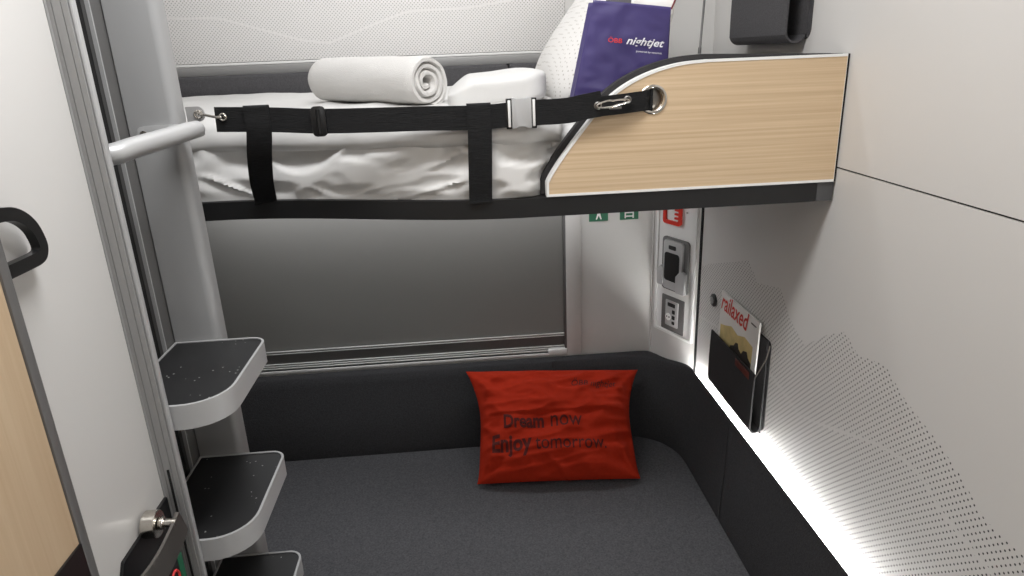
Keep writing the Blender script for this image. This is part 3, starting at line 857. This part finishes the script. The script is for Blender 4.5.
# ------------------------------------------------------------------ felt wall pockets and magazine
def pocket(name, label, zb, zf, zk, xf, y0, y1, mfront, mback):
    t = thing(name, label, 'wall pocket', (.64, (y0+y1)/2, zb), 'felt wall pockets')
    xb = XR-.003; r = (xb-xf)/2
    prof = [(xb, zk)]+[(xb, zb+r+.0)]
    for k in range(1, 13):
        a = PI*k/12; prof.append(((xb+xf)/2+r*math.cos(a), zb+r-r*math.sin(a)))
    prof.append((xf, (zf+zb)/2)); prof.append((xf+.002, zf))
    bm = BM(); ribbon(bm, smoothpath([(x, (y0+y1)/2, z) for x, z in prof], 2), (0, 1, 0), y1-y0, .0035)
    obj('pouch', bm, mfront, t, smooth=40)
    bm = BM(); prism(bm, rounded([(y0-.012, zb+.005), (y1+.004, zb+.005), (y1+.004, zk), (y0-.012, zk)], [.018, .004, .004, .012], 5), lambda a, b_, d: Vector((d, a, b_)), XR-.0014, XR-.0002)
    obj('back_board', bm, mback, t)
    return t
up = pocket('felt_pocket', 'folded grey felt pocket hung on the wall above the wood panel', 1.600, 1.76, 1.78, .608, 1.285, 1.552, M_felt, M_felt)
lo_p = pocket('felt_pocket', 'dark felt pocket with brown tag holding a magazine, low on the perforated wall', .752, .900, .982, .622, 1.322, 1.592, M_feltd, M_feltd)
bm = BM(); box(bm, .6195, .6205, 1.345, 1.425, .878, .896, .0003)
obj('leather_tag', bm, M_brown, lo_p)
bm = BM(); tube(bm, smoothpath([(.6225, 1.320, .893), (.630, 1.315, .915), (.641, 1.311, .945), (.646, 1.3105, .975)], 5), .0016, 6)
obj('edge_wire', bm, M_chrome, lo_p)
# magazine in the lower pocket
MY0, MY1, MZ0, MZ1 = 1.352, 1.578, .77, 1.012
def magp(y, z, d=0): k = (z-MZ0)/(MZ1-MZ0); return Vector((.6325+.006*k-d, y, z))
mg = thing('magazine', 'white magazine with red script title standing in the lower felt pocket', 'magazine', (.635, 1.465, .77))
bm = BM(); prism(bm, [(MY0, MZ0), (MY1, MZ0), (MY1, MZ1), (MY0, MZ1)], lambda a, b_, d: magp(a, b_, d), -.004, 0)
obj('cover', bm, M_paper, mg, smooth=0)
M_mpic = mat('yellow sunset print', (206, 186, 128), .6, var=.25, vscale=18)
M_mdark = mat('dark silhouette print', (52, 46, 42), .6)
sky = [(MY0+.022, .885), (MY1-.012, .885)]
hill = [(MY1-.012, .926), (1.54, .932), (1.50, .945), (1.46, .938), (1.42, .950), (MY0+.022, .944)]
bm = BM(); prism(bm, sky+hill, lambda a, b_, d: magp(a, b_, d), .0002, .0006); obj('picture', bm, M_mpic, mg, smooth=0)
bm = BM()
sil = [(MY0+.022, .885), (1.50, .885), (1.495, .897), (1.475, .905), (1.465, .917), (1.452, .920), (1.446, .908), (1.43, .903), (1.42, .915), (1.40, .921), (1.392, .909), (MY0+.022, .902)]
prism(bm, sil, lambda a, b_, d: magp(a, b_, d), .0008, .0012); obj('picture', bm, M_mdark, mg, smooth=0)
lettering('title', 'railaxed', M_redpl, mg, lambda x, y: magp(1.572-x, .968+y*1.25, .0008), .165, bold=.012, shear=.25)
bm = BM(); prism(bm, [(MY0+.014, .995), (MY0+.042, .995), (MY0+.042, .998), (MY0+.014, .998)], lambda a, b_, d: magp(a, b_, d), .0002, .0006); obj('caption', bm, M_mdark, mg, smooth=0)

# round stud on the wall beside the pocket
sd = thing('wall_stud', 'small round dark stud on the wall above the lower felt pocket', 'stud', (.648, 1.652, .945))
bm = BM(); tube(bm, [(XR-.0003, 1.652, .958), (XR-.005, 1.652, .958), (XR-.007, 1.652, .958)], [.0175, .0175, .015], 24); obj('rim', bm, M_blackp, sd)
bm = BM(); tube(bm, [(XR-.0071, 1.652, .958), (XR-.0095, 1.652, .958), (XR-.0105, 1.652, .958)], [.0095, .0095, .0075], 16); obj('button', bm, M_alu, sd)

# ------------------------------------------------------------------ things on the control panel
hs = thing('handset', 'silver handset with black screen in its cradle on the corner column', 'handset', C(.098, .915, .003))
bm = BM(); prism(bm, rounded([(.050, .918), (.158, .918), (.158, 1.078), (.050, 1.078)], .010, 5), f, .0028, .010, .0015); obj('cradle', bm, M_alud, hs)
bm = BM()
prism(bm, rounded([(.042, .93), (.066, .93), (.066, .985), (.056, .992), (.042, .978)], .004, 3), f, .008, .022, .002); obj('arm', bm, M_silver, hs)
bm = BM()
prism(bm, rounded([(.124, .922), (.160, .922), (.160, .985), (.142, .992), (.124, .972)], .004, 3), f, .012, .024, .002); obj('arm', bm, M_silver, hs)
bm = BM(); prism(bm, rounded([(.064, .925), (.142, .925), (.142, 1.072), (.064, 1.072)], .008, 5), f, .008, .018, .002); bd = obj('body', bm, M_silver, hs)
bm = BM(); prism(bm, rounded([(.070, .950), (.132, .950), (.132, 1.036), (.070, 1.036)], .010, 5), f, .018, .0192); obj('screen', bm, M_blackp, bd)
bm = BM(); prism(bm, rounded([(.086, 1.046), (.116, 1.046), (.116, 1.058), (.086, 1.058)], .003, 3), f, .018, .0192); obj('sensor', bm, M_blackp, bd)
sk = thing('socket_outlet', 'grey power socket plate below the handset on the corner column', 'socket', C(.097, .787, .003))
bm = BM(); prism(bm, rounded([(.050, .787), (.146, .787), (.146, .897), (.050, .897)], .003, 3), f, .0026, .0055, .001); obj('plate', bm, M_alud, sk)
bm = BM(); prism(bm, rounded([(.070, .804), (.124, .804), (.124, .885), (.070, .885)], .003, 3), f, .0055, .0085, .001); inn_ = obj('insert', bm, M_silver, sk)
for (a0, a1, b0_, b1_) in ((.080, .112, .866, .878), (.100, .112, .846, .858), (.100, .112, .828, .840), (.100, .112, .812, .822)):
    bm = BM(); prism(bm, rounded([(a0, b0_), (a1, b0_), (a1, b1_), (a0, b1_)], .002, 3), f, .0085, .0092); obj('port', bm, M_blackp, inn_)
bm = BM(); tube(bm, [C(.084, .832, .0085), C(.084, .832, .0095)], .0115, 20); obj('socket_face', bm, M_white, inn_)
for ss in (.079, .089):
    bm = BM(); tube(bm, [C(ss, .832, .0095), C(ss, .832, .0099)], .0025, 10); obj('pin_hole', bm, M_blackp, inn_)
eh = thing('emergency_handle', 'red emergency handle at the top of the corner column under the bunk', 'emergency handle', C(.088, 1.118, .003))
bm = BM(); prism(bm, rounded([(.050, 1.118), (.124, 1.118), (.124, 1.205), (.050, 1.205)], .010, 5), f, .006, .013, .0, hole=rounded([(.060, 1.1285), (.114, 1.1285), (.114, 1.195), (.060, 1.195)], .006, 5)); obj('grip', bm, M_redpl, eh)
for zz in (1.135, 1.147, 1.159, 1.171):
    bm = BM(); prism(bm, rounded([(.096, zz), (.115, zz), (.115, zz+.006), (.096, zz+.006)], .001, 2), f, .006, .011); obj('tooth', bm, M_redpl, eh)
bm = BM(); prism(bm, rounded([(.056, 1.124), (.118, 1.124), (.118, 1.20), (.056, 1.20)], .004, 3), f, .0026, .006); obj('backing', bm, M_white, eh)
bm = BM(); tube(bm, [C(.140, 1.160, .0025), C(.140, 1.160, .0045)], .003, 10); obj('pin', bm, M_chrome, eh)

# green signs on the window wall, mostly hidden by the bunk
fw = lambda a, b_, d: Vector((a, d, b_))
s1 = thing('green_sign', 'left green sign with a white running figure, just under the bunk rail', 'sign', (.396, 1.949, 1.118), 'green signs under the bunk')
bm = BM(); prism(bm, [(.367, 1.1185), (.424, 1.1185), (.424, 1.1755), (.367, 1.1755)], fw, 1.948, 1.9498); obj('plate', bm, M_green, s1, smooth=0)
bm = BM()
for q in ([(.387, 1.124), (.391, 1.124), (.396, 1.136), (.401, 1.124), (.405, 1.124), (.400, 1.142), (.403, 1.154), (.392, 1.154), (.392, 1.142)], [(.384, 1.148), (.392, 1.152), (.392, 1.156), (.383, 1.151)], [(.402, 1.152), (.409, 1.145), (.411, 1.148), (.403, 1.156)]):
    prism(bm, q, fw, 1.9472, 1.948)
tube(bm, [(.3975, 1.948, 1.162), (.3975, 1.9472, 1.162)], .005, 12)
obj('pictogram', bm, M_white, s1, smooth=0)
s2 = thing('green_sign', 'right green sign with a white ladder pictogram, just under the bunk rail', 'sign', (.488, 1.949, 1.118), 'green signs under the bunk')
bm = BM(); prism(bm, [(.460, 1.1185), (.516, 1.1185), (.516, 1.1755), (.460, 1.1755)], fw, 1.948, 1.9498); obj('plate', bm, M_green, s2, smooth=0)
bm = BM()
for a0, a1, b0_, b1_ in ((.474, .478, 1.123, 1.17), (.498, .502, 1.123, 1.17), (.478, .498, 1.127, 1.131), (.478, .498, 1.138, 1.142), (.478, .498, 1.150, 1.154)):
    prism(bm, [(a0, b0_), (a1, b0_), (a1, b1_), (a0, b1_)], fw, 1.9472, 1.948)
obj('pictogram', bm, M_white, s2, smooth=0)

# ------------------------------------------------------------------ light
def area(name, loc, rot, sx, sy_, power, col=(.985, .99, 1), spread=PI):
    l = bpy.data.lights.new(name, 'AREA'); l.shape = 'RECTANGLE'; l.size = sx; l.size_y = sy_; l.energy = power; l.color = col; l.spread = spread
    o = bpy.data.objects.new(name, l); COL.objects.link(o); o.location = loc; o.rotation_euler = rot
    return o
area('ceiling_lamp', (-.05, .72, H-.03), (0, 0, 0), .50, .26, 13)
area('corridor_lamp', (.0, -.55, H-.03), (0, 0, 0), .6, .4, 7)
area('bunk_reading_lamp', (-.20, 1.86, 1.328), (math.radians(0), 0, 0), 1.1, .04, 3.2)
area('bunk_top_fill', (-.1, 1.50, H-.03), (math.radians(30), 0, 0), 1.0, .12, 4.2)  # unseen fill light, added to brighten the back wall above the bunk
w = bpy.data.worlds.new('World'); S.world = w; w.use_nodes = True
w.node_tree.nodes['Background'].inputs[0].default_value = (.9, .92, 1, 1); w.node_tree.nodes['Background'].inputs[1].default_value = .05

# ------------------------------------------------------------------ camera
FPX = 677.5
Dv = Vector((-57, -232, FPX)); Vv = Vector((80, 1959, FPX))     # vanishing directions: depth and down, (x right, y down, z forward)
Yc = Dv.normalized(); Zc = -Vv.normalized(); Zc = (Zc-Yc*Zc.dot(Yc)).normalized(); Xc = Yc.cross(Zc)
R = Matrix((Xc, Yc, Zc))
right, down, fwd = R.col[0], R.col[1], R.col[2]
cam = bpy.data.cameras.new('camera'); cam.sensor_width = 36; cam.lens = FPX/1024*36; cam.clip_start = .02
co = bpy.data.objects.new('camera', cam); COL.objects.link(co)
mw = Matrix.Identity(4)
for r in range(3):
    mw[r][0] = right[r]; mw[r][1] = -down[r]; mw[r][2] = -fwd[r]
mw.translation = (0, 0, 1.6)
co.matrix_world = mw
S.camera = co
S.view_settings.view_transform = 'Standard'; S.view_settings.look = 'None'; S.view_settings.gamma = 1; S.view_settings.exposure = -0.07
S.view_settings.use_curve_mapping = False
S.cycles.use_denoising = True
S.cycles.max_bounces = 10; S.cycles.diffuse_bounces = 6
